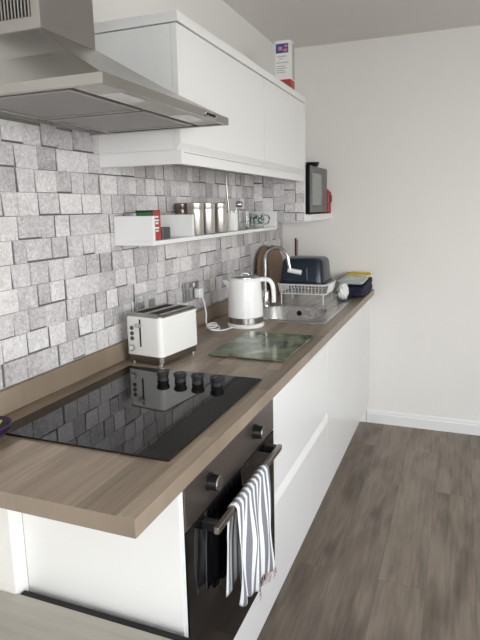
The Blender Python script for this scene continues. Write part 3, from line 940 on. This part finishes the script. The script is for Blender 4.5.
for k in range(13):
    x = (-rx + .026 + k * (2 * rx - .052) / 12) * .96
    tube(bm, [(x, -ry + .03, .056), (x, ry - .03, .056)], .0021, 6, 1)
obj('wire_grid', bm, M['wire'], rk, smooth=60)
for sx_ in (-1, 1):
    for sy_ in (-1, 1):
        bm = BM(); tube(bm, [(sx_ * (rx - .024), sy_ * (ry - .014), .060), (sx_ * (rx - .024), sy_ * (ry - .014), 0)], .0035, 8, 1)
        obj('leg', bm, M['wire'], rk, smooth=60)
tb = thing('washing_up_bowl', 'navy plastic washing-up bowl upturned on the white dish rack', 'washing-up bowl', (.331, 2.208, RZ + .1156))
bm = BM()
loft(bm, [rrect(-.132, .132, -.122, .122, .04, .0), rrect(-.132, .132, -.122, .122, .04, .010), rrect(-.124, .124, -.114, .114, .04, .011), rrect(-.116, .116, -.106, .106, .042, .112),
          rrect(-.108, .108, -.098, .098, .042, .130), rrect(-.095, .095, -.085, .085, .04, .137)])
obj('bowl_shell', bm, M['navy'], tb, smooth=35)
obj('chrome_strip', boxbm(.035, .038, -.1155, -.112, .02, .085), M['chromes'], tb).rotation_euler = (0, 0, 0)  # narrow satin chrome upright strip on the bowl's near face

# upright pole behind the tub
kp = thing('kitchen_roll_stand', 'slim dark upright stand rising behind the navy tub', 'kitchen roll stand', (.135, 2.70, H + .0003))
bm = BM(); lathe(bm, [(.06, 0), (.06, .008), (.055, .012)], n=32)
obj('base', bm, M['black'], kp, smooth=40)
bm = BM(); box(bm, -.013, -.002, -.008, .008, .012, .335)
obj('pole', bm, M['black'], kp, bevel=.003)
obj('pink_face', boxbm(-.0018, .008, -.008, .008, .012, .325), M['hand'], kp, bevel=.003)

# ruffled white cloth, towels at the end of the worktop
def blob(rx_, ry_, rz_, seed, amp, sub=4, freq=3.0):
    from mathutils import noise
    bm = BM(); bmesh.ops.create_icosphere(bm, subdivisions=sub, radius=1)
    for v in bm.verts:
        p = v.co.copy()
        n = noise.noise(p * freq + Vector((seed, 0, 0))) + .6 * noise.noise(p * freq * 2.3 + Vector((0, seed, 0)))
        v.co = p * (1 + amp * abs(n) * 1.2 - amp * .3)
        v.co.x *= rx_; v.co.y *= ry_; v.co.z *= rz_
    z = min(v.co.z for v in bm.verts)
    for v in bm.verts: v.co.z -= z
    return bm
tag(obj('scrunched_cloth', blob(.029, .050, .047, 4.2, .42), M['whitecloth'], loc=(.522, 2.30, zt + .003), smooth=80), 'scrunched white net cloth beside the wire dish rack', 'cloth')

def folded(x0, x1, y0, y1, h, seed, layers=3, slope=0.0, base_slope=0.0):
    """a folded cloth: stacked soft layers with wavy rounded edges, one continuous mesh"""
    from mathutils import noise
    bm = BM(); uvl = bm.loops.layers.uv.new('UVMap')
    n = 56; rings = []
    K = layers * 6
    base = rrect(x0, x1, y0, y1, .022, 0, 13)
    for k in range(K + 1):
        t = k / K
        bulge = -.006 * abs(math.cos(t * layers * PI)) ** 3
        ring = []
        for (x, y, z) in base:
            c = Vector(((x0 + x1) / 2, (y0 + y1) / 2, 0)); d = (Vector((x, y, 0)) - c)
            w = noise.noise(Vector((x * 14 + seed, y * 14, t * 2))) * .008
            d = d * (1 + (bulge + w) / max(.03, d.length))
            zz = h * t * (1 + .18 * noise.noise(Vector((x * 9, y * 9 + seed, 3)))) + (y - y0) * (slope * t + base_slope)
            ring.append((c.x + d.x, c.y + d.y, max(0, zz)))
        rings.append(ring)
    # close the top with shrinking rings so that it is softly rounded
    for s in (.96, .8, .55, .3, .08):
        rings.append([((x0 + x1) / 2 + (p[0] - (x0 + x1) / 2) * s, (y0 + y1) / 2 + (p[1] - (y0 + y1) / 2) * s, p[2] + .004 * (1 - s) + .006 * noise.noise(Vector((p[0] * 20 * s, p[1] * 20 * s, seed)))) for p in rings[K]])
    loft(bm, rings)
    for f in bm.faces:
        for lp in f.loops: lp[uvl].uv = (lp.vert.co.x * 8, lp.vert.co.y * 8)
    return bm
tag(obj('towel', folded(.455, .618, 2.43, 2.79, .054, 1.0, 2, slope=.05), M['navycloth'], loc=(0, 0, zt + .003), smooth=70), 'folded navy towel at the far end of the worktop', 'towel')
tag(obj('towel', folded(.455, .612, 2.445, 2.645, .014, 5.0, 1, base_slope=.05), M['mintcloth'], loc=(0, 0, zt + .075), smooth=70), 'mint and white cloth folded on top of the navy towel', 'towel')
tag(obj('towel', folded(.46, .612, 2.665, 2.785, .016, 9.0, 1, base_slope=.05), M['yellowcloth'], loc=(0, 0, zt + .086), smooth=70), 'yellow cloth on the navy towel next to the far wall', 'towel')

# ------------------------------------------------------------------ microwave etc.
mz = 1.4028
mw = thing('microwave', 'dark grey microwave oven on the white shelf past the wall cupboards', 'microwave', (0, 0, mz))
Y0, Y1 = u1 + .029, 2.705
obj('body', boxbm(.03, .3285, Y0, Y1, .008, .274), M['mwside'], mw, bevel=.003)
dz = obj('door', boxbm(.329, .333, Y0 + .001, 2.615, .010, .272), M['mwdoor'], mw, bevel=.002)
obj('window', boxbm(.3331, .334, Y0 + .045, 2.555, .050, .232), M['mwwin'], dz)
obj('control_panel', boxbm(.329, .333, 2.617, Y1, .010, .272), M['mwdoor'], mw, bevel=.002)
for x in (.06, .29):
    for y in (Y0 + .04, Y1 - .04):
        bm = BM(); cyl(bm, (x, y, 0), (x, y, .008), .012, 12); obj('foot', bm, M['blackm'], mw)
bm = BM(); lathe(bm, [(.022, 0), (.036, .010), (.041, .028), (.038, .028), (.032, .012), (.014, .005)], n=32)
tag(obj('dish', bm, M['black'], loc=(.292, 2.50, mz + .2745), smooth=40), 'small black dish sitting on top of the microwave', 'dish')
rc = thing('red_case', 'red case wedged between the microwave and the far wall', 'case', (.26, 2.762, mz))
bm = BM(); loft(bm, [rrect(-.085, .083, -.032, .032, .012, z) for z in (0, .138)])
obj('case_body', bm, M['red'], rc, smooth=40, bevel=.006)
obj('lid', boxbm(-.07, .070, -.022, .022, .1382, .152), M['red'], rc, bevel=.006)
obj('clip', boxbm(.0832, .090, -.012, .012, .07, .115), M['black'], rc, bevel=.002)

# carton on the wall cupboards
ca = thing('carton', 'tall white carton with blue and red print on top of the wall cupboards', 'carton', (.252, 2.09, ut + .0002))
obj('carton_body', boxbm(-.041, .041, -.035, .035, 0, .243), M['card'], ca, bevel=.001)
obj('blue_panel', boxbm(-.036, .030, -.0357, -.0352, .183, .228), M['blueprint'], ca)
bm = BM(); box(bm, -.022, -.002, -.0361, -.0358, .196, .214); box(bm, .004, .024, -.0361, -.0358, .190, .202); box(bm, .010, .026, -.0361, -.0358, .210, .220)
obj('panel_print', bm, M['pinkprint'], ca)
bm = BM()
for z, a, b in ((.165, -.03, .02), (.154, -.02, .0), (.135, -.034, .03), (.118, -.034, .012), (.108, -.034, .02), (.098, -.034, .008), (.088, -.034, .016)):
    box(bm, a, b, -.0357, -.0352, z, z + .004)
obj('small_print', bm, M['greyprint'], ca)
obj('red_band', boxbm(-.0413, .0413, -.0354, .0354, .0005, .055), M['redprint'], ca)
obj('dark_side', boxbm(.0412, .0416, -.002, .034, .06, .235), M['greyprint'], ca)

# ------------------------------------------------------------------ purple dish at the hob corner
pd = thing('purple_bowl', 'purple rimmed dark bowl at the wall corner of the hob', 'bowl', (.097, .176, H + .0003))
bm = BM(); lathe(bm, [(.024, 0), (.044, .010), (.058, .026), (.062, .036), (.058, .037), (.053, .027), (.038, .013), (.012, .008)], n=36)
obj('bowl_shell', bm, M['purple'], pd, smooth=40)
bm = BM(); lathe(bm, [(.012, .0085), (.037, .0135), (.050, .026), (.046, .026), (.03, .0165)], n=36)
obj('lining', bm, M['blackm'], pd, smooth=40)
for k, (dx, dy, an) in enumerate(((.032, .008, 38), (.010, .014, 46))):
    bm = BM(); box(bm, -.0065, .0065, -.034, .034, 0, .004)
    o = obj('plastic_strip', bm, M['lime'], loc=(.097 + dx, .176 + dy, H + .0395), bevel=.0015)
    o.rotation_euler = (math.radians(-10), 0, math.radians(an))
    tag(o, ['yellow green plastic strip lying in the purple bowl, nearer the hob', 'yellow green plastic strip lying in the purple bowl, nearer the wall'][k], 'plastic strip', 'yellow strips in the purple bowl')

# ------------------------------------------------------------------ low cabinet bottom left
lc = thing('low_sideboard', 'low sideboard with pale oak top and black frame below the worktop end', 'sideboard', (0, 0, 0))
obj('carcass', boxbm(.175, .98, -.36, .125, .03, .515), M['black'], lc, bevel=.002)
bm = BM(); box(bm, .172, .985, -.365, .153, .517, .538); box(bm, .01, .1715, -.365, .1485, .517, .538)
obj('top_board', bm, M['tabletop'], lc, bevel=.0015)
obj('rear_rim_shade', boxbm(.1725, .985, .1535, .176, .470, .531), M['dark'], lc, bevel=.001)  # black rear rim, widened to stand in for the shaded gap behind
for x in (.19, .93):
    for y in (-.32, .09):
        obj('foot', boxbm(x - .02, x + .02, y - .02, y + .02, 0, .0298), M['black'], lc)

# ------------------------------------------------------------------ light: daylight through the two windows
wd = bpy.data.worlds.new('sky'); sc.world = wd; wd.use_nodes = True
nt = wd.node_tree; bg = nt.nodes['Background']
tc = N(nt, 'ShaderNodeTexCoord'); sp = N(nt, 'ShaderNodeSeparateXYZ'); nt.links.new(tc.outputs['Generated'], sp.inputs[0])
cr = N(nt, 'ShaderNodeValToRGB'); e = cr.color_ramp.elements
e[0].position = .45; e[0].color = (.95, .95, .93, 1); e[1].position = 1.0; e[1].color = (.62, .78, 1.0, 1)
k = e.new(.55); k.color = (.96, .98, 1.0, 1)
mr = N(nt, 'ShaderNodeMapRange'); mr.inputs[1].default_value = -1; nt.links.new(sp.outputs['Z'], mr.inputs[0])
nt.links.new(mr.outputs[0], cr.inputs[0]); nt.links.new(cr.outputs[0], bg.inputs[0])
bg.inputs[1].default_value = 4.0
def portal(name, loc, rot, sx_, sy_):
    l = bpy.data.lights.new(name, 'AREA'); l.shape = 'RECTANGLE'; l.size = sx_; l.size_y = sy_
    l.cycles.is_portal = True
    o = bpy.data.objects.new(name, l); COL.objects.link(o); o.location = loc; o.rotation_euler = rot
    return o
y0, y1, z0, z1 = WR[0]
portal('window_portal', (RX + .05, (y0 + y1) / 2, (z0 + z1) / 2), (0, PI / 2, 0), z1 - z0, y1 - y0)
x0, x1, z0, z1 = WN[0]
portal('window_portal', ((x0 + x1) / 2, NY - .05, (z0 + z1) / 2), (PI / 2, 0, 0), x1 - x0, z1 - z0)

# ------------------------------------------------------------------ camera
yaw, pitch, roll, f = .3647, -.1675, -.0178, 543.8414
ppx, ppy = 13.003, -19.91
cy_, sy_ = math.cos(yaw), math.sin(yaw)
fw = Vector((-sy_ * math.cos(pitch), cy_ * math.cos(pitch), math.sin(pitch)))
r_ = Vector((cy_, sy_, 0)); up = r_.cross(fw)
cr_, sr_ = math.cos(roll), math.sin(roll)
Rv = cr_ * r_ + sr_ * up; Uv = -sr_ * r_ + cr_ * up
cam = bpy.data.cameras.new('camera'); co = bpy.data.objects.new('camera', cam); COL.objects.link(co)
mw_ = Matrix((Rv, Uv, -fw)).transposed().to_4x4(); mw_.translation = (1.1343, -.7394, 1.4437)
co.matrix_world = mw_
cam.sensor_fit = 'VERTICAL'; cam.sensor_height = 36; cam.lens = f * 36 / 640
cam.shift_x = -ppx / 640; cam.shift_y = ppy / 640
cam.clip_start = .02
sc.camera = co
sc.view_settings.view_transform = 'Standard'; sc.view_settings.look = 'None'
sc.view_settings.gamma = 1; sc.view_settings.use_curve_mapping = False
sc.view_settings.exposure = 1.63
sc.cycles.max_bounces = 10; sc.cycles.diffuse_bounces = 6; sc.cycles.glossy_bounces = 5; sc.cycles.transmission_bounces = 6
sc.cycles.use_denoising = True
sc.cycles.caustics_reflective = False; sc.cycles.caustics_refractive = False
